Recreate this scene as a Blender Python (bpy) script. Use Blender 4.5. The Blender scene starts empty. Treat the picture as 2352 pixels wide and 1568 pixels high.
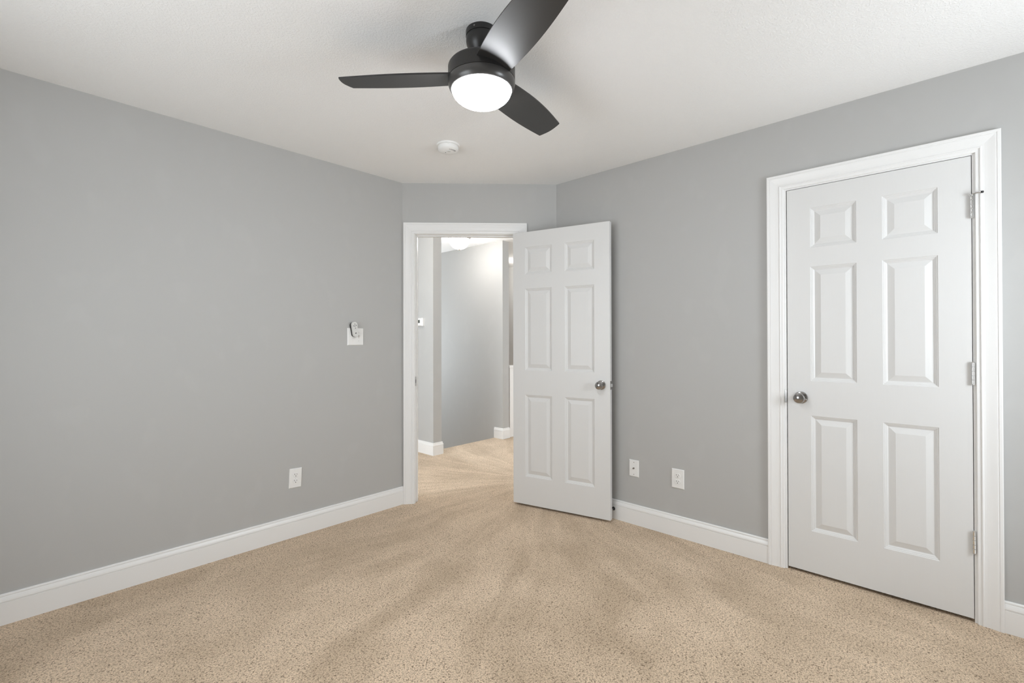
import bpy, bmesh, math, random
from mathutils import Matrix, Vector

# ---------------------------------------------------------------- camera, world, light, exposure
scene = bpy.context.scene
COL = scene.collection
H = 2.44                      # ceiling height
CAM_H = 1.2431
YAW, PITCH, ROLL = 0.7488, 0.0053, 0.0021
F_PX = 1080.54

cam_data = bpy.data.cameras.new('camera')
cam_data.sensor_fit = 'HORIZONTAL'
cam_data.sensor_width = 36.0
cam_data.lens = F_PX / 2352.0 * 36.0
cam_data.shift_x = 0.6465 / 2352.0
cam_data.shift_y = -9.69 / 2352.0
cam_data.clip_start = 0.02
cam = bpy.data.objects.new('camera', cam_data)
COL.objects.link(cam)
_c, _s = math.cos(YAW), math.sin(YAW)
_F = Vector((_c, _s, 0)); _R = Vector((_s, -_c, 0)); _U = Vector((0, 0, 1))
_F2 = _F * math.cos(PITCH) + _U * math.sin(PITCH)
_U2 = -_F * math.sin(PITCH) + _U * math.cos(PITCH)
_R3 = _R * math.cos(ROLL) - _U2 * math.sin(ROLL)
_U3 = _R * math.sin(ROLL) + _U2 * math.cos(ROLL)
cam.matrix_world = Matrix(((_R3.x, _U3.x, -_F2.x, 0), (_R3.y, _U3.y, -_F2.y, 0),
                           (_R3.z, _U3.z, -_F2.z, CAM_H), (0, 0, 0, 1)))
scene.camera = cam

scene.view_settings.view_transform = 'Standard'
scene.view_settings.look = 'None'
scene.view_settings.gamma = 1.0
scene.view_settings.use_curve_mapping = False
scene.view_settings.exposure = 0.54
scene.cycles.max_bounces = 14
scene.cycles.diffuse_bounces = 10
scene.cycles.sample_clamp_indirect = 6.0
scene.cycles.use_denoising = True

world = bpy.data.worlds.new('sky')
scene.world = world
world.use_nodes = True
world.node_tree.nodes['Background'].inputs[0].default_value = (0.95, 0.98, 1.0, 1)
world.node_tree.nodes['Background'].inputs[1].default_value = 1.6

# window openings (used by the walls and by the lamps outside them; all but the first are added)
WIN_A = (1.62, 2.56, 0.92, 2.02)     # in the wall at y = Y_BACK: x0, x1, z0, z1
FILL_WIN_B = (1.10, 2.30, 0.62, 2.02)     # added to light the closet wall; in the wall at x = X_REAR: y0, y1, z0, z1
X_REAR, Y_BACK = -0.60, -0.95
FILL_WIN_C = (3.35, 4.55, 0.30, 2.10)     # opening added to brighten the landing, at x = HX0: y0, y1, z0, z1
FILL_WIN_E = (4.30, 5.50, 0.50, 2.10)     # opening added to brighten the passage, at y = 0.92: x0, x1, z0, z1
FILL_WIN_D = (3.40, 4.10, 0.30, 2.10)     # opening added to brighten the stair wall, at y = HY1: x0, x1, z0, z1
DAY = (0.885, 0.948, 1.0)


def daylight(name, loc, rot, sx, sy, power):
    d = bpy.data.lights.new(name, 'AREA')
    d.shape = 'RECTANGLE'; d.size = sx; d.size_y = sy; d.energy = power; d.color = DAY
    o = bpy.data.objects.new(name, d); COL.objects.link(o)
    o.location = loc; o.rotation_euler = rot
    return o


daylight('daylight_side', ((WIN_A[0] + WIN_A[1]) / 2, Y_BACK - 0.22, 1.42), (math.radians(88), 0, math.radians(8)), 0.50, 0.65, 20)
daylight('fill_rear', (X_REAR - 0.50, (FILL_WIN_B[0] + FILL_WIN_B[1]) / 2, 1.10), (math.radians(91), 0, math.radians(-90)), 1.4, 1.5, 23)  # unseen fill lamp, added to light the closet wall from the front
daylight('fill_landing', (0.90 - 0.55, (FILL_WIN_C[0] + FILL_WIN_C[1]) / 2, 1.25), (math.radians(91), 0, math.radians(-90)), 1.5, 1.9, 38)  # unseen fill lamp, added to brighten the landing
daylight('fill_stairs', ((FILL_WIN_D[0] + FILL_WIN_D[1]) / 2, 7.60 + 0.45, 1.10), (math.radians(84), 0, math.radians(180)), 1.0, 1.6, 95)  # unseen fill lamp, added to lift the lower stair wall
daylight('fill_passage', ((FILL_WIN_E[0] + FILL_WIN_E[1]) / 2, 0.84 - 0.45, 1.35), (math.radians(92), 0, 0), 1.3, 1.6, 28)  # unseen fill lamp, added for the grey wall ends and the passage
FAN_GLOW = 47.0
HALL_GLOW = 30.0

# ---------------------------------------------------------------- dimensions
XR, YL = 2.8932, 3.0482        # right wall plane, left wall plane
X1, Y2 = 2.0581, 2.2151        # ends of the diagonal wall
T = 0.12                       # wall thickness
S2 = math.sqrt(0.5)
HH = 2.49                      # hall ceiling
CH_LEN = 1.1795


# ---------------------------------------------------------------- materials
def nt(m):
    m.use_nodes = True
    return m.node_tree.nodes, m.node_tree.links


def mat(name, col, rough=0.5, metal=0.0, spec=0.5, bump=0.0, scale=100.0, detail=2.0, dist=0.002, var=0.0, vscale=3.0, coat=0.0):
    m = bpy.data.materials.new(name)
    n, l = nt(m)
    b = n['Principled BSDF']
    b.inputs['Base Color'].default_value = (*col, 1)
    b.inputs['Roughness'].default_value = rough
    b.inputs['Metallic'].default_value = metal
    b.inputs['Specular IOR Level'].default_value = spec
    if coat:
        b.inputs['Coat Weight'].default_value = coat
    tc = n.new('ShaderNodeTexCoord')
    if bump:
        t = n.new('ShaderNodeTexNoise'); t.inputs['Scale'].default_value = scale; t.inputs['Detail'].default_value = detail
        bp = n.new('ShaderNodeBump'); bp.inputs['Strength'].default_value = bump; bp.inputs['Distance'].default_value = dist
        l.new(tc.outputs['Object'], t.inputs['Vector']); l.new(t.outputs['Fac'], bp.inputs['Height'])
        l.new(bp.outputs['Normal'], b.inputs['Normal'])
    if var:
        t = n.new('ShaderNodeTexNoise'); t.inputs['Scale'].default_value = vscale; t.inputs['Detail'].default_value = 3
        mr = n.new('ShaderNodeMapRange'); mr.inputs[1].default_value = 0.35; mr.inputs[2].default_value = 0.65
        mr.inputs[3].default_value = 1 - var; mr.inputs[4].default_value = 1 + var
        mx = n.new('ShaderNodeMix'); mx.data_type = 'RGBA'; mx.blend_type = 'MULTIPLY'; mx.inputs[0].default_value = 1
        mx.inputs[6].default_value = (*col, 1)
        l.new(tc.outputs['Object'], t.inputs['Vector']); l.new(t.outputs['Fac'], mr.inputs[0])
        l.new(mr.outputs[0], mx.inputs[7]); l.new(mx.outputs[2], b.inputs['Base Color'])
    return m


def emit(name, col, strength):
    m = bpy.data.materials.new(name)
    n, l = nt(m)
    b = n['Principled BSDF']
    b.inputs['Base Color'].default_value = (0.9, 0.9, 0.88, 1)
    b.inputs['Roughness'].default_value = 0.25
    b.inputs['Emission Color'].default_value = (*col, 1)
    b.inputs['Emission Strength'].default_value = strength
    return m


def wall_paint():
    """flat grey paint with faint touched-up patches and roller stipple"""
    m = mat('grey_wall_paint', (0.470, 0.470, 0.462), 0.55, bump=0.12, scale=260, dist=0.0008)
    n, l = m.node_tree.nodes, m.node_tree.links
    b = n['Principled BSDF']
    tc = n.new('ShaderNodeTexCoord')
    mp = n.new('ShaderNodeMapping'); mp.inputs['Scale'].default_value = (5.5, 5.5, 4.2)
    t = n.new('ShaderNodeTexNoise'); t.inputs['Scale'].default_value = 1.2; t.inputs['Detail'].default_value = 2.5
    r = n.new('ShaderNodeValToRGB'); r.color_ramp.elements[0].position = 0.58; r.color_ramp.elements[1].position = 0.66
    r.color_ramp.elements[0].color = (0.470, 0.470, 0.462, 1); r.color_ramp.elements[1].color = (0.479, 0.479, 0.471, 1)
    l.new(tc.outputs['Object'], mp.inputs['Vector']); l.new(mp.outputs['Vector'], t.inputs['Vector'])
    l.new(t.outputs['Fac'], r.inputs['Fac']); l.new(r.outputs['Color'], b.inputs['Base Color'])
    return m


def ceiling_mat():
    """white ceiling with orange-peel texture"""
    m = mat('textured_ceiling', (0.89, 0.89, 0.885), 0.8)
    n, l = m.node_tree.nodes, m.node_tree.links
    b = n['Principled BSDF']
    tc = n.new('ShaderNodeTexCoord')
    t = n.new('ShaderNodeTexNoise'); t.inputs['Scale'].default_value = 130; t.inputs['Detail'].default_value = 3
    t.inputs['Distortion'].default_value = 0.6
    r = n.new('ShaderNodeMapRange'); r.inputs[1].default_value = 0.42; r.inputs[2].default_value = 0.62
    bp = n.new('ShaderNodeBump'); bp.inputs['Strength'].default_value = 0.48; bp.inputs['Distance'].default_value = 0.0016
    l.new(tc.outputs['Object'], t.inputs['Vector']); l.new(t.outputs['Fac'], r.inputs[0])
    l.new(r.outputs[0], bp.inputs['Height']); l.new(bp.outputs['Normal'], b.inputs['Normal'])
    return m


def carpet_mat():
    """beige cut pile: tufts, shade painted into the gaps between them, vacuum marks where the pile leans the other way"""
    m = bpy.data.materials.new('beige_cut_pile_carpet')
    n, l = nt(m)
    b = n['Principled BSDF']
    b.inputs['Roughness'].default_value = 0.95
    b.inputs['Specular IOR Level'].default_value = 0.1
    b.inputs['Sheen Weight'].default_value = 0.15
    tc = n.new('ShaderNodeTexCoord')
    # tufts
    v = n.new('ShaderNodeTexVoronoi'); v.inputs['Scale'].default_value = 190; v.inputs['Randomness'].default_value = 1.0
    nz = n.new('ShaderNodeTexNoise'); nz.inputs['Scale'].default_value = 120; nz.inputs['Detail'].default_value = 3
    wob = n.new('ShaderNodeMix'); wob.data_type = 'VECTOR'; wob.inputs[0].default_value = 0.012
    l.new(tc.outputs['Object'], wob.inputs[4]); l.new(nz.outputs['Color'], wob.inputs[5])
    l.new(tc.outputs['Object'], nz.inputs['Vector']); l.new(wob.outputs[1], v.inputs['Vector'])
    n2 = n.new('ShaderNodeTexNoise'); n2.inputs['Scale'].default_value = 130; n2.inputs['Detail'].default_value = 3.0
    l.new(tc.outputs['Object'], n2.inputs['Vector'])
    # gap mask: shade painted into the colour between tufts and in random small hollows
    g1 = n.new('ShaderNodeMapRange'); g1.inputs[1].default_value = 0.35; g1.inputs[2].default_value = 0.85
    l.new(v.outputs['Distance'], g1.inputs[0])
    g2 = n.new('ShaderNodeMapRange'); g2.inputs[1].default_value = 0.62; g2.inputs[2].default_value = 0.42
    l.new(n2.outputs['Fac'], g2.inputs[0])
    gap = n.new('ShaderNodeMath'); gap.operation = 'MULTIPLY'
    l.new(g1.outputs[0], gap.inputs[0]); l.new(g2.outputs[0], gap.inputs[1])
    # vacuum marks: long soft strokes fanning out from the doorway
    sep = n.new('ShaderNodeSeparateXYZ'); l.new(tc.outputs['Object'], sep.inputs[0])
    def mth(op, a, b_=None):
        q = n.new('ShaderNodeMath'); q.operation = op
        for k_, v_ in enumerate((a, b_)):
            if v_ is None: continue
            if isinstance(v_, (int, float)): q.inputs[k_].default_value = v_
            else: l.new(v_, q.inputs[k_])
        return q.outputs[0]
    dx = mth('SUBTRACT', sep.outputs[0], 3.25); dy = mth('SUBTRACT', sep.outputs[1], 2.65)
    ang = mth('ARCTAN2', mth('MULTIPLY', dy, -1.0), mth('MULTIPLY', dx, -1.0))
    rad = mth('SQRT', mth('ADD', mth('MULTIPLY', dx, dx), mth('MULTIPLY', dy, dy)))
    wn_ = n.new('ShaderNodeTexNoise'); wn_.inputs['Scale'].default_value = 1.3; wn_.inputs['Detail'].default_value = 2.0
    l.new(tc.outputs['Object'], wn_.inputs['Vector'])
    ang = mth('ADD', ang, mth('MULTIPLY', wn_.outputs['Fac'], 0.22))
    def strokes(ka, kr, seed):
        cb = n.new('ShaderNodeCombineXYZ')
        l.new(mth('MULTIPLY', ang, ka), cb.inputs[0]); l.new(mth('MULTIPLY', rad, kr), cb.inputs[1]); cb.inputs[2].default_value = seed
        t = n.new('ShaderNodeTexNoise'); t.inputs['Scale'].default_value = 1.0; t.inputs['Detail'].default_value = 3.0
        t.inputs['Distortion'].default_value = 0.7
        l.new(cb.outputs[0], t.inputs['Vector'])
        return t
    s1 = strokes(9.0, 0.9, 3.1)
    s2 = strokes(21.0, 2.2, 7.7)
    s3 = n.new('ShaderNodeTexNoise'); s3.inputs['Scale'].default_value = 3.2; s3.inputs['Detail'].default_value = 3.0
    l.new(tc.outputs['Object'], s3.inputs['Vector'])
    ad = n.new('ShaderNodeMath'); ad.operation = 'ADD'
    l.new(s1.outputs['Fac'], ad.inputs[0]); l.new(mth('MULTIPLY', s2.outputs['Fac'], 0.5), ad.inputs[1])
    ad2 = n.new('ShaderNodeMath'); ad2.operation = 'ADD'
    l.new(ad.outputs[0], ad2.inputs[0]); l.new(mth('MULTIPLY', s3.outputs['Fac'], 0.8), ad2.inputs[1])
    vm = n.new('ShaderNodeMapRange'); vm.inputs[1].default_value = 0.90; vm.inputs[2].default_value = 1.38
    l.new(ad2.outputs[0], vm.inputs[0])
    base = n.new('ShaderNodeMix'); base.data_type = 'RGBA'
    base.inputs[6].default_value = (0.560, 0.430, 0.300, 1); base.inputs[7].default_value = (0.760, 0.598, 0.435, 1)
    l.new(vm.outputs[0], base.inputs[0])
    # yarn to yarn tone
    yr = n.new('ShaderNodeTexNoise'); yr.inputs['Scale'].default_value = 210; yr.inputs['Detail'].default_value = 2
    l.new(tc.outputs['Object'], yr.inputs['Vector'])
    ym = n.new('ShaderNodeMapRange'); ym.inputs[1].default_value = 0.3; ym.inputs[2].default_value = 0.7
    ym.inputs[3].default_value = 0.74; ym.inputs[4].default_value = 1.24
    l.new(yr.outputs['Fac'], ym.inputs[0])
    ymx = n.new('ShaderNodeMix'); ymx.data_type = 'RGBA'; ymx.blend_type = 'MULTIPLY'; ymx.inputs[0].default_value = 1
    l.new(base.outputs[2], ymx.inputs[6]); l.new(ym.outputs[0], ymx.inputs[7])
    fin = n.new('ShaderNodeMix'); fin.data_type = 'RGBA'
    fin.inputs[7].default_value = (0.175, 0.120, 0.074, 1)
    l.new(gap.outputs[0], fin.inputs[0]); l.new(ymx.outputs[2], fin.inputs[6])
    l.new(fin.outputs[2], b.inputs['Base Color'])
    hgt = n.new('ShaderNodeMath'); hgt.operation = 'SUBTRACT'; hgt.inputs[0].default_value = 1.0
    l.new(gap.outputs[0], hgt.inputs[1])
    bp = n.new('ShaderNodeBump'); bp.inputs['Strength'].default_value = 0.5; bp.inputs['Distance'].default_value = 0.003
    l.new(hgt.outputs[0], bp.inputs['Height'])
    bp2 = n.new('ShaderNodeBump'); bp2.inputs['Strength'].default_value = 0.5; bp2.inputs['Distance'].default_value = 0.003
    l.new(yr.outputs['Fac'], bp2.inputs['Height']); l.new(bp.outputs['Normal'], bp2.inputs['Normal'])
    l.new(bp2.outputs['Normal'], b.inputs['Normal'])
    return m


def door_paint():
    """white paint over moulded wood grain"""
    m = mat('white_door_paint', (0.725, 0.725, 0.72), 0.36, spec=0.45)
    n, l = m.node_tree.nodes, m.node_tree.links
    b = n['Principled BSDF']
    tc = n.new('ShaderNodeTexCoord')
    mp = n.new('ShaderNodeMapping'); mp.inputs['Scale'].default_value = (190, 190, 5)
    t = n.new('ShaderNodeTexNoise'); t.inputs['Scale'].default_value = 1.0; t.inputs['Detail'].default_value = 3
    t.inputs['Distortion'].default_value = 1.2
    bp = n.new('ShaderNodeBump'); bp.inputs['Strength'].default_value = 0.45; bp.inputs['Distance'].default_value = 0.0007
    l.new(tc.outputs['Object'], mp.inputs['Vector']); l.new(mp.outputs['Vector'], t.inputs['Vector'])
    l.new(t.outputs['Fac'], bp.inputs['Height']); l.new(bp.outputs['Normal'], b.inputs['Normal'])
    return m


M_WALL = wall_paint()
M_CEIL = ceiling_mat()
M_WALL_LIGHTENED = mat('lightened_wall_paint', (0.80, 0.80, 0.79), 0.6, bump=0.1, scale=260, dist=0.0008)  # wall colour lightened to make up for weak light in the passage
M_CARPET = carpet_mat()
M_DOOR = door_paint()
M_TRIM = mat('white_trim_paint', (0.84, 0.84, 0.835), 0.32, spec=0.45)
M_PLATE = mat('white_plastic', (0.84, 0.84, 0.83), 0.28, spec=0.5)
M_PLATE2 = mat('off_white_plastic', (0.70, 0.70, 0.68), 0.35, spec=0.5)
M_DARK = mat('dark_slot', (0.02, 0.02, 0.02), 0.6)
M_GREYBTN = mat('grey_rubber_button', (0.22, 0.22, 0.22), 0.6)
M_LCD = mat('grey_display', (0.10, 0.11, 0.10), 0.25)
M_NICKEL = mat('satin_nickel', (0.40, 0.39, 0.38), 0.15, metal=1.0)
M_CHROME = mat('bright_steel', (0.72, 0.72, 0.71), 0.18, metal=1.0)
M_BRONZE = mat('black_fan_metal', (0.018, 0.017, 0.0165), 0.36, spec=0.5, bump=0.05, scale=400, dist=0.0004)
M_RING = mat('glow_lightened_ring', (0.055, 0.052, 0.050), 0.30, spec=0.6)  # fan black lightened to stand in for the glow of the bowl
M_BLADE = mat('black_fan_blade', (0.020, 0.0195, 0.019), 0.41, spec=0.6, bump=0.15, scale=500, dist=0.0003)
M_FANGLASS = emit('lit_opal_glass', (0.935, 0.965, 1.0), FAN_GLOW)
M_HALLGLASS = emit('lit_hall_glass', (1.0, 0.96, 0.91), HALL_GLOW)
M_BRASS = mat('brushed_finial', (0.55, 0.42, 0.28), 0.3, metal=1.0)
M_RUBBER = mat('black_rubber', (0.03, 0.03, 0.03), 0.7)
M_VINYL = mat('white_vinyl', (0.8, 0.8, 0.8), 0.4)
M_PANE = bpy.data.materials.new('window_glass')
_n, _l = nt(M_PANE)
_n.remove(_n['Principled BSDF'])
_tr = _n.new('ShaderNodeBsdfTransparent'); _gl = _n.new('ShaderNodeBsdfGlossy'); _gl.inputs['Roughness'].default_value = 0.02
_mx = _n.new('ShaderNodeMixShader'); _mx.inputs[0].default_value = 0.06
_l.new(_tr.outputs[0], _mx.inputs[1]); _l.new(_gl.outputs[0], _mx.inputs[2])
_l.new(_mx.outputs[0], _n['Material Output'].inputs['Surface'])


# ---------------------------------------------------------------- helpers
def link(name, me, m, parent=None, smooth=False, angle=None):
    o = bpy.data.objects.new(name, me)
    COL.objects.link(o)
    if m:
        me.materials.append(m)
    if parent is not None:
        o.parent = parent
    if smooth:
        for p in me.polygons:
            p.use_smooth = True
        if angle:
            try:
                me.set_sharp_from_angle(angle=math.radians(angle))
            except Exception:
                pass
    return o


def mesh(name, verts, faces):
    me = bpy.data.meshes.new(name)
    me.from_pydata([tuple(v) for v in verts], [], faces)
    bm = bmesh.new(); bm.from_mesh(me)
    bmesh.ops.remove_doubles(bm, verts=bm.verts, dist=1e-6)
    bmesh.ops.recalc_face_normals(bm, faces=bm.faces)
    bm.to_mesh(me); bm.free()
    me.update()
    return me


class MB:
    def __init__(s):
        s.v = []; s.f = []

    def add(s, verts, faces):
        o = len(s.v); s.v += [tuple(v) for v in verts]; s.f += [tuple(i + o for i in f) for f in faces]
        return s

    def box(s, x0, x1, y0, y1, z0, z1, fr=None):
        vs = [(x, y, z) for x in (x0, x1) for y in (y0, y1) for z in (z0, z1)]
        if fr:
            vs = [fr(*v) for v in vs]
        return s.add(vs, [(0, 1, 3, 2), (4, 6, 7, 5), (0, 4, 5, 1), (2, 3, 7, 6), (0, 2, 6, 4), (1, 5, 7, 3)])

    def lathe(s, prof, n=48, mat4=None, closed=False):
        """prof: list of (r, h); spins about local Z"""
        vs = []; fs = []
        for r, h in prof:
            for i in range(n):
                a = 2 * math.pi * i / n
                vs.append((r * math.cos(a), r * math.sin(a), h))
        k = len(prof)
        for j in range(k - 1):
            for i in range(n):
                a, b = j * n + i, j * n + (i + 1) % n
                fs.append((a, b, b + n, a + n))
        if prof[0][0] > 1e-6: fs.append(tuple(range(n)))
        if prof[-1][0] > 1e-6: fs.append(tuple(range((k - 1) * n, k * n)))
        if mat4: vs = [tuple(mat4 @ Vector(v)) for v in vs]
        return s.add(vs, fs)

    def tube(s, pts, r, n=12):
        pts = [Vector(p) for p in pts]
        vs = []; fs = []
        prev = None
        for i, p in enumerate(pts):
            d = (pts[min(i + 1, len(pts) - 1)] - pts[max(i - 1, 0)]).normalized()
            u = d.orthogonal().normalized() if prev is None else (prev - d * prev.dot(d)).normalized()
            prev = u
            w = d.cross(u)
            for k in range(n):
                a = 2 * math.pi * k / n
                vs.append(tuple(p + (u * math.cos(a) + w * math.sin(a)) * r))
        for i in range(len(pts) - 1):
            for k in range(n):
                a, b = i * n + k, i * n + (k + 1) % n
                fs.append((a, b, b + n, a + n))
        fs.append(tuple(range(n))); fs.append(tuple(range((len(pts) - 1) * n, len(pts) * n)))
        return s.add(vs, fs)

    def build(s, name, m, parent=None, smooth=False, angle=35):
        return link(name, mesh(name, s.v, s.f), m, parent, smooth, angle)


def tag(o, label=None, cat=None, group=None, kind=None):
    if label: o['label'] = label
    if cat: o['category'] = cat
    if group: o['group'] = group
    if kind: o['kind'] = kind
    return o


def st(o, label, cat):
    return tag(o, label, cat, kind='structure')


def empty(name, loc, label, cat, group=None):
    o = bpy.data.objects.new(name, None); COL.objects.link(o)
    o.location = loc; o.empty_display_size = 0.05
    return tag(o, label, cat, group)


def bevel(o, w, seg=2):
    md = o.modifiers.new('bevel', 'BEVEL'); md.width = w; md.segments = seg; md.limit_method = 'ANGLE'
    md.angle_limit = math.radians(40)
    return o


def frame(ox, oy, dx, dy, nx, ny):
    """maps (s along the wall, out into the room, z) to world"""
    return lambda s, o, z: (ox + dx * s + nx * o, oy + dy * s + ny * o, z)


FR_CORNER = frame(X1, YL, S2, -S2, -S2, -S2)
FR_RIGHT = frame(XR, Y2, 0, -1, -1, 0)
FR_LEFT = frame(0, YL, 1, 0, 0, -1)


def wall(name, fr, s0, s1, z0, z1, holes=(), t=T, m=None):
    """a slab wall from out=0 back to out=-t with rectangular holes (sa, sb, za, zb)"""
    ss = sorted({s0, s1, *[h[0] for h in holes], *[h[1] for h in holes]})
    zs = sorted({z0, z1, *[h[2] for h in holes], *[h[3] for h in holes]})
    solid = {}
    for i in range(len(ss) - 1):
        for j in range(len(zs) - 1):
            cs, cz = (ss[i] + ss[i + 1]) / 2, (zs[j] + zs[j + 1]) / 2
            solid[i, j] = not any(h[0] < cs < h[1] and h[2] < cz < h[3] for h in holes)
    mb = MB()
    for (i, j), ok in solid.items():
        if not ok: continue
        a, b, c, d = ss[i], ss[i + 1], zs[j], zs[j + 1]
        mb.add([fr(a, 0, c), fr(b, 0, c), fr(b, 0, d), fr(a, 0, d)], [(0, 1, 2, 3)])
        mb.add([fr(a, -t, c), fr(b, -t, c), fr(b, -t, d), fr(a, -t, d)], [(3, 2, 1, 0)])
        if not solid.get((i - 1, j)): mb.add([fr(a, 0, c), fr(a, 0, d), fr(a, -t, d), fr(a, -t, c)], [(0, 1, 2, 3)])
        if not solid.get((i + 1, j)): mb.add([fr(b, 0, c), fr(b, 0, d), fr(b, -t, d), fr(b, -t, c)], [(0, 1, 2, 3)])
        if not solid.get((i, j - 1)): mb.add([fr(a, 0, c), fr(b, 0, c), fr(b, -t, c), fr(a, -t, c)], [(0, 1, 2, 3)])
        if not solid.get((i, j + 1)): mb.add([fr(a, 0, d), fr(b, 0, d), fr(b, -t, d), fr(a, -t, d)], [(0, 1, 2, 3)])
    return mb.build(name, m or M_WALL)


# casing profile: (distance out from the opening, projection)
CASING = [(0, 0), (0, .0075), (.002, .009), (.0140, .0098), (.0150, .0128), (.0175, .0138), (.0205, .0128), (.0225, .0118),
          (.030, .0118), (.040, .0130), (.050, .0150), (.0600, .0172), (.0640, .0178), (.0655, .0165), (.0670, .0165),
          (.0685, .0188), (.0775, .0192), (.0800, .0175), (.0800, 0)]
# baseboard profile: (height, projection)
BASE = [(0, 0), (0, .0145), (.0945, .0145), (.0955, .0118), (.0985, .0118), (.0990, .0150), (.1030, .0154), (.110, .0140), (.1200, .0105),
        (.1215, .0082), (.1240, .0082), (.1250, .0098), (.1300, .0092), (.1330, .0065), (.1330, 0)]


def casing(mb, fr, s0, s1, zt, sgn=1, off=0.0, z0=0.0):
    n = len(CASING)
    vs = []
    for w, t in CASING: vs.append(fr(s0 - w, off + sgn * t, z0))
    for w, t in CASING: vs.append(fr(s0 - w, off + sgn * t, zt + w))
    for w, t in CASING: vs.append(fr(s1 + w, off + sgn * t, zt + w))
    for w, t in CASING: vs.append(fr(s1 + w, off + sgn * t, z0))
    fs = []
    for k in range(3):
        for i in range(n):
            j = (i + 1) % n
            fs.append((k * n + i, k * n + j, (k + 1) * n + j, (k + 1) * n + i))
    fs.append(tuple(range(n))); fs.append(tuple(range(3 * n, 4 * n)))
    mb.add(vs, fs)
    return mb


def base_run(mb, fr, s0, s1, e0=0.0, e1=0.0):
    """e0/e1: how much each end moves inwards per unit of projection (mitres)"""
    n = len(BASE)
    vs = [fr(s0 + t * e0, t, z) for z, t in BASE] + [fr(s1 - t * e1, t, z) for z, t in BASE]
    fs = [(i, (i + 1) % n, n + (i + 1) % n, n + i) for i in range(n)]
    fs += [tuple(range(n)), tuple(range(n, 2 * n))]
    return mb.add(vs, fs)


def jamb(mb, fr, s0, s1, zt, depth=T, th=0.018, stop=-0.040):
    mb.box(s0 - th, s0, -depth, 0, 0, zt + th, fr)
    mb.box(s1, s1 + th, -depth, 0, 0, zt + th, fr)
    mb.box(s0, s1, -depth, 0, zt, zt + th, fr)
    mb.box(s0, s0 + 0.010, stop - 0.034, stop, 0, zt - 0.010, fr)
    mb.box(s1 - 0.010, s1, stop - 0.034, stop, 0, zt - 0.010, fr)
    mb.box(s0, s1, stop - 0.034, stop, zt - 0.010, zt, fr)
    return mb


# ---------------------------------------------------------------- floor and ceilings
HX0, HX1, HY1 = 0.90, 5.90, 7.60       # hall extents
SX0, SX1, SY0 = 3.249, 4.245, 4.24     # stairwell
fl = MB()
fl.box(-0.7, HX1 + 0.1, -0.7, SY0, -0.22, 0)
fl.box(HX0 - 0.12, SX0 - .02, SY0, HY1 + 0.1, -0.22, 0)
fl.box(SX1 + .02, HX1 + 0.1, SY0, HY1 + 0.1, -0.22, 0)
st(fl.build('floor', M_CARPET), 'beige cut pile carpet with vacuum marks running through the doorway', 'floor')

RM = [(X_REAR - T, Y_BACK - T), (XR + T, Y_BACK - T), (XR + T, Y2 + 0.05), (X1 + 0.05, YL + T), (X_REAR - T, YL + T)]
vs = [(x, y, H) for x, y in RM] + [(x, y, H + 0.04) for x, y in RM]
k = len(RM)
st(MB().add(vs, [tuple(range(k)), tuple(range(k, 2 * k))] + [(i, (i + 1) % k, k + (i + 1) % k, k + i) for i in range(k)])
   .build('ceiling', M_CEIL), 'white textured bedroom ceiling', 'ceiling')
st(MB().box(-0.8, HX1 + 0.2, -0.8, HY1 + 0.2, HH, HH + 0.08).build('ceiling_hall', M_CEIL),
   'white ceiling of the stair landing beyond the doorway', 'ceiling')

# ---------------------------------------------------------------- room walls
E_S0, E_S1, E_HEAD = 0.0955, 0.8650, 2.0510       # entry opening on the diagonal wall
C_S0, C_S1, C_HEAD = 1.5678, 2.2925, 2.0515       # closet opening on the right wall

st(wall('wall_left', FR_LEFT, X_REAR, X1, 0, H), 'long grey wall with the switch plate and one outlet', 'wall')
st(wall('wall_corner', FR_CORNER, 0, CH_LEN, 0, H, [(E_S0 - .018, E_S1 + .018, -1, E_HEAD + .018)]),
   'short diagonal grey wall around the open doorway', 'wall')
st(wall('wall_right', FR_RIGHT, 0, Y2 - Y_BACK, 0, H, [(C_S0 - .018, C_S1 + .018, -1, C_HEAD + .018)]),
   'grey wall holding the closed closet door', 'wall')
FR_BACK = frame(0, Y_BACK, 1, 0, 0, 1)
FR_REAR = frame(X_REAR, 0, 0, 1, 1, 0)
st(wall('wall_back', FR_BACK, X_REAR - T, XR + T, 0, H, [WIN_A]), 'grey wall behind the camera with a window beside the closet wall', 'wall')
st(wall('wall_rear', FR_REAR, Y_BACK - T, YL + T, 0, H, [FILL_WIN_B]), 'grey wall behind the camera with a window added for fill light facing the closet', 'wall')
# fill the wedge-shaped ends where the diagonal wall meets the others
wd = MB()
for P in ([(X1, YL), (X1 - S2 * 0 + 0, YL + T), FR_CORNER(0, -T, 0)[:2]], [(XR, Y2), (XR + T, Y2), FR_CORNER(CH_LEN, -T, 0)[:2]]):
    v = [(x, y, z) for z in (0, H) for x, y in P]
    wd.add(v, [(0, 1, 2), (3, 4, 5), (0, 1, 4, 3), (1, 2, 5, 4), (2, 0, 3, 5)])
st(wd.build('wall_corner_backing', M_WALL), 'hall side corners of the diagonal doorway wall', 'wall')

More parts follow.
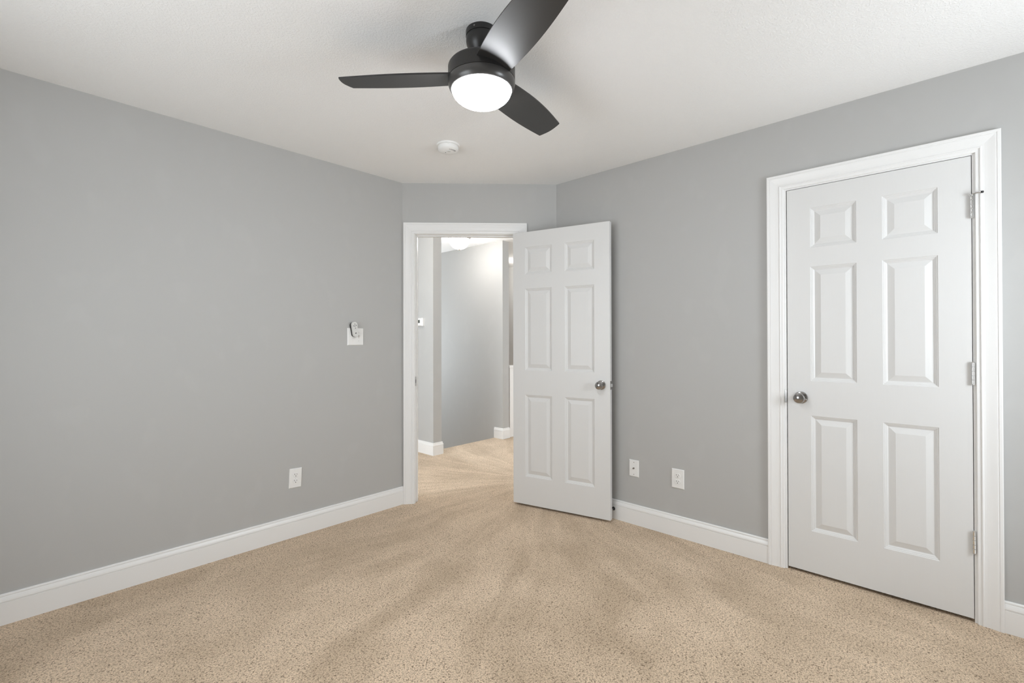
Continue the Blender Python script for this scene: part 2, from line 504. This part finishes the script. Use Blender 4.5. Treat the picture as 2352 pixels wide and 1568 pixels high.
# windows behind the camera (light comes through them; the second is added for fill)
for i, (fr, w, lab) in enumerate(((FR_BACK, WIN_A, 'white sash window in the wall beside the closet wall'),
                                  (FR_REAR, FILL_WIN_B, 'white sash window added for fill light in the wall opposite the closet'))):
    a, b, c, d = w
    fb = MB()
    for q in ((a, a + .04, c, d), (b - .04, b, c, d), (a, b, c, c + .04), (a, b, d - .04, d), (a, b, (c + d) / 2 - .02, (c + d) / 2 + .02)):
        fb.box(q[0], q[1], -0.08, -0.04, q[2], q[3], fr)
    wn = st(fb.build('window_%d' % (i + 1), M_VINYL), lab, 'window')
    gp = MB()
    gp.box(a + .04, b - .04, -0.062, -0.058, c + .04, (c + d) / 2 - .02, fr)
    gp.box(a + .04, b - .04, -0.062, -0.058, (c + d) / 2 + .02, d - .04, fr)
    gp.build('pane', M_PANE, wn)
    cs = MB(); casing(cs, fr, a, b, d, z0=c)
    cs.box(a - .10, b + .10, -0.04, 0.035, c - .025, c, fr)
    cs.build('window_casing', M_TRIM, wn)

# closet box behind the closed door
cl = MB()
cl.box(XR + .72, XR + .80, -0.40, 0.90, 0, H)
cl.box(XR + T, XR + .80, -0.42, -0.34, 0, H)
cl.box(XR + T, XR + .80, 0.84, 0.92, 0, H)
cl.box(XR + T, XR + .80, -0.42, 0.92, H, H + .04)
st(cl.build('wall_closet', M_WALL), 'walls enclosing the dark closet behind the closed door', 'wall')

# ---------------------------------------------------------------- baseboards
b = MB(); base_run(b, FR_LEFT, X_REAR, X1, 1, 0.414)
st(b.build('baseboard_left', M_TRIM), 'white moulded baseboard along the long left wall', 'baseboard')
b = MB(); base_run(b, FR_CORNER, 0, 0.0095, 0.414, 0); base_run(b, FR_CORNER, 0.9505, CH_LEN, 0, 0.414)
st(b.build('baseboard_corner', M_TRIM), 'short white baseboard pieces either side of the open doorway', 'baseboard')
b = MB(); base_run(b, FR_RIGHT, 0, 1.4767, 0.414, 0); base_run(b, FR_RIGHT, 2.3818, Y2 - Y_BACK, 0, 1)
st(b.build('baseboard_right', M_TRIM), 'white moulded baseboard along the closet wall', 'baseboard')
b = MB(); base_run(b, FR_BACK, X_REAR, XR, 1, 1)
st(b.build('baseboard_back', M_TRIM), 'white baseboard under the window behind the camera', 'baseboard')
b = MB(); base_run(b, FR_REAR, Y_BACK, YL, 1, 1)
st(b.build('baseboard_rear', M_TRIM), 'white baseboard on the wall opposite the closet', 'baseboard')

# ---------------------------------------------------------------- door trims
t1 = MB(); casing(t1, FR_CORNER, 0.0895, 0.8703, 2.0555)
casing(t1, FR_CORNER, 0.0895, 0.8703, 2.0555, sgn=-1, off=-T)
jamb(t1, FR_CORNER, E_S0, E_S1, E_HEAD)
trim1 = st(t1.build('trim_1', M_TRIM), 'white moulded casing and jamb around the open doorway', 'door frame')
t2 = MB(); casing(t2, FR_RIGHT, 1.5567, 2.3018, 2.0583)
jamb(t2, FR_RIGHT, C_S0, C_S1, C_HEAD)
trim2 = st(t2.build('trim_2', M_TRIM), 'white moulded casing around the closed closet door', 'door frame')

# strike plates
sp = MB()
sp.box(E_S0 - 0.0005, E_S0 + 0.0015, -0.036, -0.002, 0.892, 0.962, FR_CORNER)
spo = tag(bevel(sp.build('strike_plate', M_NICKEL, trim1), 0.0007), 'satin metal strike plate in the left jamb')
sh = MB(); sh.box(E_S0 + 0.0012, E_S0 + 0.0020, -0.026, -0.012, 0.914, 0.940, FR_CORNER)
sh.build('latch_hole', M_DARK, spo)
sp = MB(); sp.box(C_S0 - 0.010, C_S0 + 0.0015, -0.004, 0.0012, 0.900, 0.966, FR_RIGHT)
tag(bevel(sp.build('strike_plate', M_NICKEL, trim2), 0.0007), 'satin metal strike plate lip beside the closet knob')


# ---------------------------------------------------------------- doors
RINGS = [(0, 0), (.0022, .0026), (.0060, .0034), (.0082, .0060), (.0120, .0072), (.0165, .0106), (.0190, .0112), (.0460, .0020)]


def leaf_mesh(name, W, Hh, xs, zs, th=0.035):
    """six-panel leaf: local x along width, y=0 front (faces -y), y=th back"""
    mb = MB()
    X = [0, xs[0], xs[1], xs[2], xs[3], W]
    Z = [0] + list(zs) + [Hh]
    for side in (0, 1):
        Y = (lambda d: d) if side == 0 else (lambda d: th - d)
        for i in range(5):
            for j in range(len(Z) - 1):
                a, b_, c, d = X[i], X[i + 1], Z[j], Z[j + 1]
                if i in (1, 3) and j in (1, 3, 5):
                    for q in range(len(RINGS) - 1):
                        (i0, d0), (i1, d1) = RINGS[q], RINGS[q + 1]
                        o = [(a + i0, Y(d0), c + i0), (b_ - i0, Y(d0), c + i0), (b_ - i0, Y(d0), d - i0), (a + i0, Y(d0), d - i0)]
                        n_ = [(a + i1, Y(d1), c + i1), (b_ - i1, Y(d1), c + i1), (b_ - i1, Y(d1), d - i1), (a + i1, Y(d1), d - i1)]
                        mb.add(o + n_, [(0, 1, 5, 4), (1, 2, 6, 5), (2, 3, 7, 6), (3, 0, 4, 7)])
                    i1, d1 = RINGS[-1]
                    mb.add([(a + i1, Y(d1), c + i1), (b_ - i1, Y(d1), c + i1), (b_ - i1, Y(d1), d - i1), (a + i1, Y(d1), d - i1)], [(0, 1, 2, 3)])
                else:
                    mb.add([(a, Y(0), c), (b_, Y(0), c), (b_, Y(0), d), (a, Y(0), d)], [(0, 1, 2, 3)])
    for i in range(5):
        mb.add([(X[i], 0, 0), (X[i + 1], 0, 0), (X[i + 1], th, 0), (X[i], th, 0)], [(0, 1, 2, 3)])
        mb.add([(X[i], 0, Hh), (X[i + 1], 0, Hh), (X[i + 1], th, Hh), (X[i], th, Hh)], [(0, 1, 2, 3)])
    for j in range(len(Z) - 1):
        mb.add([(0, 0, Z[j]), (0, th, Z[j]), (0, th, Z[j + 1]), (0, 0, Z[j + 1])], [(0, 1, 2, 3)])
        mb.add([(W, 0, Z[j]), (W, th, Z[j]), (W, th, Z[j + 1]), (W, 0, Z[j + 1])], [(0, 1, 2, 3)])
    return mb


ROSE = [(0.0, 0.0), (.0325, 0.0), (.0325, .003), (.0305, .0070), (.0240, .0100), (.0150, .0115), (.0135, .0125)]
KNOB = [(.0130, .0115), (.0125, .024), (.0150, .030), (.0215, .035), (.0262, .042), (.0270, .0475), (.0262, .0530), (.0240, .0560), (.0232, .0562), (.0120, .0600), (0.0, .0618)]


def knob(parent, x, z, y0, direction):
    """direction -1: sticks out of the front face (towards -y)"""
    m4 = Matrix.Translation((x, y0, z)) @ Matrix.Rotation(math.radians(90 * (1 if direction < 0 else -1)), 4, 'X')
    ro = MB().lathe(ROSE, 48, m4).build('rosette', M_NICKEL, parent, True, 30)
    kb = MB().lathe(KNOB, 48, m4).build('knob', M_NICKEL, parent, True, 30)
    return kb


def hinge(mb, x, y, z0, z1, r=0.0062):
    n = 5
    h = (z1 - z0) / n
    for i in range(n):
        a, b_ = z0 + i * h + .0004, z0 + (i + 1) * h - .0004
        mb.lathe([(0, a), (r - .0008, a), (r, a + .0008), (r, b_ - .0008), (r - .0008, b_), (0, b_)], 20, Matrix.Translation((x, y, 0)))
    mb.lathe([(0, z1), (r * .85, z1), (r * .9, z1 + .002), (r * .5, z1 + .004), (0, z1 + .0045)], 20, Matrix.Translation((x, y, 0)))
    mb.lathe([(0, z0 - .0045), (r * .5, z0 - .004), (r * .9, z0 - .002), (r * .85, z0), (0, z0)], 20, Matrix.Translation((x, y, 0)))


ZB = 0.0163
# closet door: local x from the latch edge (y=.6429) towards the hinge edge (-y); front faces -x (into the room)
W1 = 0.7179
d1 = leaf_mesh('door_1', W1, 2.032, (.108, .3060, .4080, .6080), (.2165, .8230, 1.0065, 1.6085, 1.7095, 1.9190)).build('door_1', M_DOOR)
d1.matrix_world = Matrix(((0, 1, 0, XR), (-1, 0, 0, 0.6429), (0, 0, 1, ZB), (0, 0, 0, 1)))
st(d1, 'closed white six panel closet door with three hinges on its right', 'door')
# local frame: world = (XR + y, .6429 - x, z): front face y=0 looks towards -x
knob(d1, 0.0625, 0.9155, 0.0, -1)
for i, (z0, z1) in enumerate(((.2885, .3840), (1.0280, 1.1230), (1.7590, 1.8550))):
    hb = MB(); hinge(hb, W1 + .0015, -.0070, z0, z1)
    ho = hb.build('hinge', M_CHROME, d1, True, 30)
    if i == 2:
        ps = MB()
        ps.lathe([(.004, z1 + .003), (.0085, z1 + .003), (.0085, z1 + .0065), (.004, z1 + .0065)], 20, Matrix.Translation((W1 + .0015, -.0070, 0)))
        ps.tube([(W1 + .004, -.012, z1 + .005), (W1 + .014, -.020, z1 + .007), (W1 + .030, -.026, z1 + .006)], .0034)
        ps.tube([(W1 - .002, -.012, z1 + .005), (W1 - .006, -.016, z1 + .001)], .0034)
        pt = MB(); pt.tube([(W1 + .029, -.026, z1 + .006), (W1 + .036, -.022, z1 + .0065)], .0052, 14)
        pso = ps.build('hinge_pin_stop', M_CHROME, ho, True, 40)
        pt.build('rubber_pad', M_RUBBER, ho, True, 40)

# entry door: hinge corner (2.6234, 2.4225), leaf direction L, thickness away from the camera
LX, LY = 0.22339, -0.97473
W2 = 0.7562
d2 = leaf_mesh('door_2', W2, 2.032, (.1025, .3230, .4240, .6455), (.2085, .8160, .9990, 1.6070, 1.7150, 1.9180)).build('door_2', M_DOOR)
d2.matrix_world = Matrix(((LX, -LY, 0, 2.6234), (LY, LX, 0, 2.4225), (0, 0, 1, ZB), (0, 0, 0, 1)))
st(d2, 'open white six panel entry door swung towards the right wall', 'door')
knob(d2, W2 - 0.0625, 0.9150, 0.0, -1)
knob(d2, W2 - 0.0625, 0.9150, 0.035, 1)
lp = MB(); lp.box(W2 - .0005, W2 + .0012, .0055, .0295, .886, .944)
lpo = tag(bevel(lp.build('latch_plate', M_NICKEL, d2), .0005), 'dark satin latch plate on the door edge')
lb = MB(); lb.add([(W2, .011, .9265), (W2, .024, .9265), (W2, .024, .9035), (W2, .011, .9035),
                   (W2 + .011, .022, .9245), (W2 + .011, .024, .9245), (W2 + .011, .024, .9055), (W2 + .011, .022, .9055)],
                  [(0, 1, 2, 3), (4, 5, 6, 7), (0, 1, 5, 4), (1, 2, 6, 5), (2, 3, 7, 6), (3, 0, 4, 7)])
lb.build('latch_bolt', M_CHROME, lpo)
for z0 in (.2885, 1.0280, 1.7590):
    hb = MB(); hinge(hb, -.0045, .0385, z0, z0 + .095)
    hb.build('hinge', M_CHROME, d2, True, 30)

# ---------------------------------------------------------------- door stop on the right baseboard
ds = empty('door_stop', (XR - .0145, 1.712, .0705), 'small metal door stop screwed to the baseboard behind the open door', 'door stop')
m4 = Matrix.Rotation(math.radians(-90), 4, 'Y')
MB().lathe([(0, 0), (.0125, 0), (.0125, .002), (.009, .006), (.0045, .009), (0, .009)], 28, m4).build('base', M_RUBBER, ds, True, 30)
MB().lathe([(0, .006), (.0035, .006), (.0035, .058), (0, .058)], 16, m4).build('rod', M_CHROME, ds, True, 30)
MB().lathe([(0, .058), (.0055, .058), (.0065, .061), (.006, .068), (.003, .071), (0, .071)], 20, m4).build('tip', M_PLATE, ds, True, 30)


# ---------------------------------------------------------------- wall plates
def plate_mesh(w, h, d=0.0060, b_=0.0035):
    x, z = w / 2, h / 2
    v = [(-x, 0, -z), (x, 0, -z), (x, 0, z), (-x, 0, z), (-x, -d * .45, -z), (x, -d * .45, -z), (x, -d * .45, z), (-x, -d * .45, z),
         (-x + b_, -d, -z + b_), (x - b_, -d, -z + b_), (x - b_, -d, z - b_), (-x + b_, -d, z - b_)]
    return MB().add(v, [(0, 1, 2, 3), (0, 1, 5, 4), (1, 2, 6, 5), (2, 3, 7, 6), (3, 0, 4, 7), (4, 5, 9, 8), (5, 6, 10, 9), (6, 7, 11, 10), (7, 4, 8, 11), (8, 9, 10, 11)])


def screw(parent, x, z, y, m=M_NICKEL, r=.0028):
    m4 = Matrix.Translation((x, y, z)) @ Matrix.Rotation(math.radians(90), 4, 'X')
    return MB().lathe([(0, 0), (r, 0), (r * .9, .0007), (0, .0012)], 16, m4).build('screw', m, parent, True, 30)


def rot_for_wall(side, spin=0):
    a = 0 if side == 'left' else math.radians(-90)      # local -y is the way out of the wall
    return Matrix.Rotation(a, 4, 'Z') @ Matrix.Rotation(math.radians(spin), 4, 'Y')


def outlet(side, loc, w, h, spin, label):
    e = empty('wall_outlet', loc, label, 'outlet', 'wall outlets')
    e.matrix_world = Matrix.Translation(loc) @ rot_for_wall(side, spin)
    plate_mesh(w, h).build('face_plate', M_PLATE, e)
    for zc in (.0195, -.0195):
        pts = []
        R, fl_ = .0172, .0140
        for i in range(40):
            a = 2 * math.pi * i / 40
            pts.append((R * math.cos(a), max(-fl_, min(fl_, R * math.sin(a)))))
        n = len(pts)
        v = [(x, -.0058, zc + z) for x, z in pts] + [(x, -.0078, zc + z) for x, z in pts] + [(x * .95, -.0084, zc + z * .95) for x, z in pts]
        f = [tuple(range(n)), tuple(range(2 * n, 3 * n))]
        for k in (0, n):
            f += [(k + i, k + (i + 1) % n, k + n + (i + 1) % n, k + n + i) for i in range(n)]
        rc = MB().add(v, f).build('receptacle', M_PLATE, e)
        sl = MB()
        sl.box(-.0078, -.0056, -.0090, -.0080, zc + .0010, zc + .0090)
        sl.box(.0056, .0075, -.0090, -.0080, zc + .0018, zc + .0082)
        sl.lathe([(0, 0), (.0026, 0), (.0026, .001), (0, .001)], 16, Matrix.Translation((0, -.0080, zc - .0062)) @ Matrix.Rotation(math.radians(90), 4, 'X'))
        sl.build('slots', M_DARK, rc)
    screw(e, 0, 0, -.0060, M_PLATE2)
    return e


outlet('left', (1.2558, YL, .3690), .0770, .1220, 2.6, 'white outlet low on the long left wall, set slightly crooked')
outlet('right', (XR, 1.2572, .3643), .0800, .1210, 0, 'white outlet low on the closet wall, nearer the closet door')

cx = empty('coax_plate', (XR, 1.5617, .3745), 'narrow white wall plate with a metal coax jack beside the open door', 'wall plate')
cx.matrix_world = Matrix.Translation((XR, 1.5617, .3745)) @ rot_for_wall('right')
plate_mesh(.0700, .1120).build('face_plate', M_PLATE, cx)
m4 = Matrix.Translation((0, -.006, .001)) @ Matrix.Rotation(math.radians(90), 4, 'X')
MB().lathe([(0, 0), (.0062, 0), (.0062, .002), (.0046, .002), (.0046, .010), (.0030, .010), (.0030, .006), (0, .006)], 6, m4).build('coax_jack', M_NICKEL, cx)
screw(cx, 0, .0405, -.0060, M_NICKEL); screw(cx, 0, -.0405, -.0060, M_NICKEL)

# two-gang switch plate
sw = empty('switch_plate', (1.6688, YL, 1.2672), 'square white double light switch plate under the fan remote', 'light switch')
plate_mesh(.1200, .1200).build('face_plate', M_PLATE, sw)
for sx in (-.0215, .0235):
    up = sx > 0
    tb = MB().add([(sx - .0050, -.0060, -.0115), (sx + .0050, -.0060, -.0115), (sx + .0050, -.0060, .0115), (sx - .0050, -.0060, .0115),
                   (sx - .0042, -.0068, -.0105), (sx + .0042, -.0068, -.0105), (sx + .0042, -.0068, .0105), (sx - .0042, -.0068, .0105)],
                  [(0, 1, 2, 3), (4, 5, 6, 7), (0, 1, 5, 4), (1, 2, 6, 5), (2, 3, 7, 6), (3, 0, 4, 7)]).build('switch_bezel', M_PLATE2, sw)
    tg = MB()
    dz = .006 if up else -.006
    tg.add([(sx - .0036, -.0066, -.0055), (sx + .0036, -.0066, -.0055), (sx + .0036, -.0066, .0055), (sx - .0036, -.0066, .0055),
            (sx - .0030, -.0170, dz - .0028), (sx + .0030, -.0170, dz - .0028), (sx + .0030, -.0170, dz + .0028), (sx - .0030, -.0170, dz + .0028)],
           [(0, 1, 2, 3), (4, 5, 6, 7), (0, 1, 5, 4), (1, 2, 6, 5), (2, 3, 7, 6), (3, 0, 4, 7)])
    tg.build('toggle', M_PLATE2, tb)
    screw(sw, sx, .030, -.0060, M_PLATE2); screw(sw, sx, -.030, -.0060, M_PLATE2)

# fan remote hanging in a dark cradle, half over the switch plate
rm = empty('fan_remote', (1.6500, YL - .0065, 1.3165), 'small white fan remote hanging in a dark cradle above the switch plate', 'remote control')
rm.matrix_world = Matrix.Translation((1.6500, YL - .0068, 1.3180)) @ Matrix.Rotation(math.radians(-6), 4, 'Y')


def capsule(r_top, r_bot, half, y0, y1, inset=0.0, n=20):
    """rounded slab outline: wider round top, narrower round bottom"""
    pts = []
    for i in range(n + 1):
        a = math.pi * i / n
        pts.append((r_top * math.cos(a), half - r_top + r_top * math.sin(a)))
    for i in range(n + 1):
        a = math.pi + math.pi * i / n
        pts.append((r_bot * math.cos(a), -half + r_bot + r_bot * math.sin(a)))
    k_ = len(pts)
    v = [(x, y0, z) for x, z in pts] + [(x, y1 + .003, z) for x, z in pts] + [(x * .9, y1, z * .975) for x, z in pts]
    f = [tuple(range(k_)), tuple(range(2 * k_, 3 * k_))]
    for q in (0, k_):
        f += [(q + i, q + (i + 1) % k_, q + k_ + (i + 1) % k_, q + k_ + i) for i in range(k_)]
    return MB().add(v, f)


cr_ = capsule(.0205, .0155, .050, 0.0, -.012).build('cradle', M_RUBBER, rm, True, 40)
cr_.location = (-.002, 0, -.001)
bd = capsule(.0205, .0165, .0520, -.012, -.030).build('remote_body', M_PLATE2, rm, True, 40)
for bx, bz, rr in ((0, .036, .0036), (-.0090, .0240, .0040), (.0090, .0270, .0040), (0, .0215, .0030), (.0012, .0080, .0036)):
    m4 = Matrix.Translation((bx, -.0298, bz)) @ Matrix.Rotation(math.radians(90), 4, 'X')
    MB().lathe([(0, 0), (rr, 0), (rr * .9, .0012), (0, .0015)], 16, m4).build('button', M_GREYBTN, bd, True, 30)
lo = MB().lathe([(0, 0), (.0068, 0), (.0062, .0010), (0, .0012)], 24, Matrix.Translation((.0010, -.0298, -.0270)) @ Matrix.Rotation(math.radians(-8), 4, 'Y')
                @ Matrix.Diagonal((1, 1, .42, 1)) @ Matrix.Rotation(math.radians(90), 4, 'X'))
lo.build('badge', M_DARK, bd, True, 30)

# ---------------------------------------------------------------- smoke detector
sd = empty('smoke_detector', (1.8490, 2.2480, H), 'round white smoke detector on the ceiling beyond the fan', 'smoke detector')
MB().lathe([(0, 0), (.0700, 0), (.0705, -.004), (.0690, -.0085), (.0650, -.0100), (0, -.0100)], 56).build('base_ring', M_PLATE, sd, True, 30)
MB().lathe([(0, -.0085), (.0600, -.0085), (.0600, -.0140), (.0625, -.0140), (.0620, -.0320), (.0590, -.0360), (.0450, -.0430), (.0250, -.0480), (0, -.0490)], 56).build('cover', M_PLATE, sd, True, 30)
cn = Matrix.Translation((-.012, -.022, -.0440))
MB().lathe([(0, 0), (.0120, 0), (.0120, -.0040), (.0100, -.0055), (0, -.0058)], 24, cn).build('test_button', M_PLATE2, sd, True, 30)
MB().lathe([(0, 0), (.0022, 0), (.0022, -.0030), (0, -.0032)], 12, Matrix.Translation((-.016, .006, -.0475))).build('indicator', M_DARK, sd)
for i in range(7):
    a = math.radians(150 + i * 9)
    MB().box(-.0006, .0006, .030, .050, -.0445, -.0400).build('vent_slot', M_GREYBTN, sd).rotation_euler = (0, 0, a)
MB().box(-.0030, .0030, -.0670, -.0610, -.0150, -.0060).build('lock_tab', M_PLATE, sd).rotation_euler = (0, 0, math.radians(-40))

# ---------------------------------------------------------------- ceiling fan
FX, FY = 1.2565, 1.3242
fan = empty('ceiling_fan', (FX, FY, H), 'black three blade ceiling fan with a lit white glass bowl', 'ceiling fan')
MB().lathe([(0, 0), (.0600, 0), (.0610, -.003), (.0610, -.0220), (.0585, -.0225), (.0595, -.0250), (.0600, -.042), (.0580, -.053), (.0510, -.067),
            (.0430, -.0820), (.0385, -.0940), (.0375, -.1000), (.0360, -.1005), (.0360, -.1120), (.0400, -.1130), (.0400, -.1500), (0, -.1500)], 64).build('canopy', M_BRONZE, fan, True, 25)
for a in (200, 320, 80):
    r_ = .0605
    m4 = Matrix.Translation((r_ * math.cos(math.radians(a)), r_ * math.sin(math.radians(a)), -.012)) @ Matrix.Rotation(math.radians(a), 4, 'Z') @ Matrix.Rotation(math.radians(90), 4, 'Y')
    MB().lathe([(0, 0), (.0035, 0), (.0030, .0018), (0, .0022)], 12, m4).build('canopy_screw', M_NICKEL, fan, True, 30)
MB().lathe([(0, -.1340), (.1180, -.1340), (.1240, -.1360), (.1285, -.1420), (.1297, -.1460), (.1297, -.1930), (.1275, -.1940), (0, -.1940)], 96).build('motor_housing', M_BRONZE, fan, True, 25)
MB().lathe([(0, -.1945), (.1290, -.1945), (.1297, -.1965), (.1297, -.2050), (.1280, -.2150), (.1245, -.2240), (.1195, -.2300), (.1165, -.2312), (.1150, -.2300), (0, -.2290)], 96).build('light_ring', M_RING, fan, True, 25)
gp = [(0, -.2290)]
for i in range(0, 19):
    a = math.pi / 2 * i / 18
    gp.append((.1150 * math.cos(a), -.2290 - .0610 * math.sin(a)))
MB().lathe(gp[1:], 96).build('glass_bowl', M_FANGLASS, fan, True, 60)

# blade outline: x along the radius, y across (positive = counter-clockwise seen from above)
NB = 22
up_, lo_ = [], []
for i in range(NB + 1):
    t = i / NB
    xu = .060 + (.5450 - .060) * t
    xl = .060 + (.5330 - .060) * t
    yu = .0600 + (.0560 - .0600) * t + .0150 * math.sin(math.pi * min(1, t * .95 + .02))
    yl = -.0600 + (-.0590 + .0600) * t - .0190 * math.sin(math.pi * min(1, t * .95 + .02))
    up_.append((xu, yu)); lo_.append((xl, yl))
tip = []
for i in range(1, 8):
    t = i / 8
    x = up_[-1][0] + (lo_[-1][0] - up_[-1][0]) * t + .011 * math.sin(math.pi * t)
    y = up_[-1][1] + (lo_[-1][1] - up_[-1][1]) * t
    tip.append((x, y))
outl = up_ + tip + lo_[::-1]
PITCHB = math.radians(12)
for q in range(3):
    ang = math.radians(-47.1 + 56.6 + 120 * q)      # 56 deg measured from the camera's right axis
    n = len(outl)
    v = [(x, y, .003) for x, y in outl] + [(x, y, -.003) for x, y in outl]
    f = [tuple(range(n)), tuple(range(n, 2 * n))] + [(i, (i + 1) % n, n + (i + 1) % n, n + i) for i in range(n)]
    m4 = Matrix.Translation((0, 0, -.180)) @ Matrix.Rotation(ang, 4, 'Z') @ Matrix.Rotation(-PITCHB, 4, 'X')
    v = [tuple(m4 @ Vector(p)) for p in v]
    MB().add(v, f).build('blade', M_BLADE, fan)

# ---------------------------------------------------------------- stair landing beyond the doorway
DEEP = -2.7
st(MB().box(3.137, SX0, 4.070, HY1, DEEP, HH).build('wall_hall_left', M_WALL), 'grey wall end with the thermostat seen through the doorway', 'wall')
st(MB().box(SX1, 4.360, 4.100, HY1, DEEP, HH).build('wall_stair', M_WALL), 'tall grey wall beside the stairs seen through the doorway', 'wall')
st(wall('wall_hall_west', frame(HX0, 0, 0, 1, 1, 0), YL + T, HY1, 0, HH, [FILL_WIN_C], t=.1), 'grey end wall of the landing hidden left of the doorway', 'wall')
st(wall('wall_hall_far', frame(0, HY1, 1, 0, 0, -1), HX0 - .1, HX1 + .1, DEEP, HH, [FILL_WIN_D], t=.1), 'grey far wall at the end of the landing', 'wall')
st(MB().box(HX1, HX1 + .1, .92, HY1, 0, HH).build('wall_hall_east', M_WALL_LIGHTENED), 'wall at the far right end of the landing, colour lightened in place of light', 'wall')
st(wall('wall_hall_south', frame(0, .92, 1, 0, 0, 1), XR + .80, HX1 + .1, 0, HH, [FILL_WIN_E], t=.08), 'grey landing wall behind the closet', 'wall')
st(MB().box(SX0, SX1, 4.0, HY1, DEEP - .1, DEEP).add([(SX0, 4.2, DEEP), (SX1, 4.2, DEEP), (SX1, 4.2, -.22), (SX0, 4.2, -.22)], [(0, 1, 2, 3)])
   .build('floor_stairwell', M_CARPET), 'carpeted bottom of the stairwell below the landing', 'floor')
stp = MB()
for i in range(1, 11):
    stp.box(SX0 + .001, SX1 - .001, SY0 + (i - 1) * .26 + .001, SY0 + i * .26 + .02, -.19 * i - .19, -.19 * i)
tag(stp.build('staircase', M_CARPET), 'carpeted stairs going down from the landing between two walls', 'stairs')


def wrap(side_fr_list):
    b = MB()
    for fr, s0, s1, e0, e1 in side_fr_list:
        base_run(b, fr, s0, s1, e0, e1)
    return b


b = wrap([(frame(3.137, HY1, 0, -1, -1, 0), 0, HY1 - 4.070, 0, -1),
          (frame(3.137, 4.070, 1, 0, 0, -1), 0, SX0 - 3.137, -1, -1),
          (frame(SX0, 4.070, 0, 1, 1, 0), 0, .165, -1, 0)])
st(b.build('baseboard_hall_left', M_TRIM), 'white baseboard wrapping the grey wall end below the thermostat', 'baseboard')
b = wrap([(frame(SX1, 4.245, 0, -1, -1, 0), 0, .145, 0, -1),
          (frame(SX1, 4.100, 1, 0, 0, -1), 0, .115, -1, 0)])
st(b.build('baseboard_hall_right', M_TRIM), 'white baseboard wrapping the corner at the top of the stairs', 'baseboard')

# white post with capped rail just behind the stair wall end
nw = empty('newel_post', (4.425, 4.150, 0), 'white square newel post showing beside the open door edge', 'newel post')
bevel(MB().box(-.0450, .0450, -.0450, .0450, 0, .88).build('post', M_TRIM, nw), .003)
bevel(MB().box(-.0560, .0560, -.0560, .0560, .88, .915).build('post_cap', M_TRIM, nw), .006)

# hall flush light
HLX, HLY = 3.690, 4.280
hl = empty('flush_ceiling_light', (HLX, HLY, HH), 'lit dome ceiling light over the stairs seen through the doorway', 'ceiling light')
MB().lathe([(0, 0), (.1430, 0), (.1450, -.006), (.1420, -.020), (.1330, -.034), (.1200, -.046), (0, -.046)], 64).build('metal_pan', M_NICKEL, hl, True, 30)
hp = []
for i in range(0, 19):
    a = math.pi / 2 * i / 18
    hp.append((.1200 * math.cos(a) ** .85 if i < 18 else 0, -.046 - .118 * math.sin(a)))
MB().lathe([(0, -.046)] + hp, 64).build('glass_dome', M_HALLGLASS, hl, True, 60)
MB().lathe([(0, -.162), (.010, -.162), (.012, -.167), (.007, -.174), (0, -.176)], 24).build('finial', M_BRASS, hl, True, 30)

h2 = empty('landing_ceiling_light', (2.35, 3.70, HH), 'lit dome ceiling light over the landing left of the thermostat wall', 'ceiling light')
MB().lathe([(0, 0), (.1430, 0), (.1450, -.006), (.1420, -.020), (.1330, -.034), (.1200, -.046), (0, -.046)], 64).build('metal_pan', M_NICKEL, h2, True, 30)
MB().lathe([(0, -.046)] + hp, 64).build('glass_dome', M_HALLGLASS, h2, True, 60)

h3 = empty('passage_fill_light', (5.55, 4.90, HH), 'unseen dome light added to brighten the passage right of the stair wall', 'ceiling light')  # lamp added out of view to brighten the passage wall
MB().lathe([(0, 0), (.1430, 0), (.1450, -.006), (.1420, -.020), (.1330, -.034), (.1200, -.046), (0, -.046)], 64).build('metal_pan', M_NICKEL, h3, True, 30)
MB().lathe([(0, -.046)] + hp, 64).build('glass_dome', M_HALLGLASS, h3, True, 60)

# thermostat on the wall end (faces -x)
th = empty('thermostat', (3.137, 4.288, 1.4420), 'small white thermostat on the wall seen at the left of the doorway', 'thermostat')
th.matrix_world = Matrix.Translation((3.137, 4.288, 1.4420)) @ Matrix.Rotation(math.radians(-90), 4, 'Z')
tb = MB().add([(-.062, 0, -.045), (.062, 0, -.045), (.062, 0, .045), (-.062, 0, .045),
               (-.060, -.020, -.044), (.060, -.020, -.044), (.060, -.020, .044), (-.060, -.020, .044),
               (-.050, -.028, -.040), (.045, -.028, -.040), (.045, -.028, .040), (-.050, -.028, .040)],
              [(0, 1, 2, 3), (0, 1, 5, 4), (1, 2, 6, 5), (2, 3, 7, 6), (3, 0, 4, 7), (4, 5, 9, 8), (5, 6, 10, 9), (6, 7, 11, 10), (7, 4, 8, 11), (8, 9, 10, 11)])
tb.build('housing', M_PLATE, th)
MB().box(-.020, .016, -.0290, -.0275, -.012, .022).build('display', M_LCD, th)
for z in (.014, -.010):
    MB().lathe([(0, 0), (.0050, 0), (.0045, .0012), (0, .0015)], 16, Matrix.Translation((.030, -.0278, z)) @ Matrix.Rotation(math.radians(90), 4, 'X')).build('button', M_PLATE2, th, True, 30)
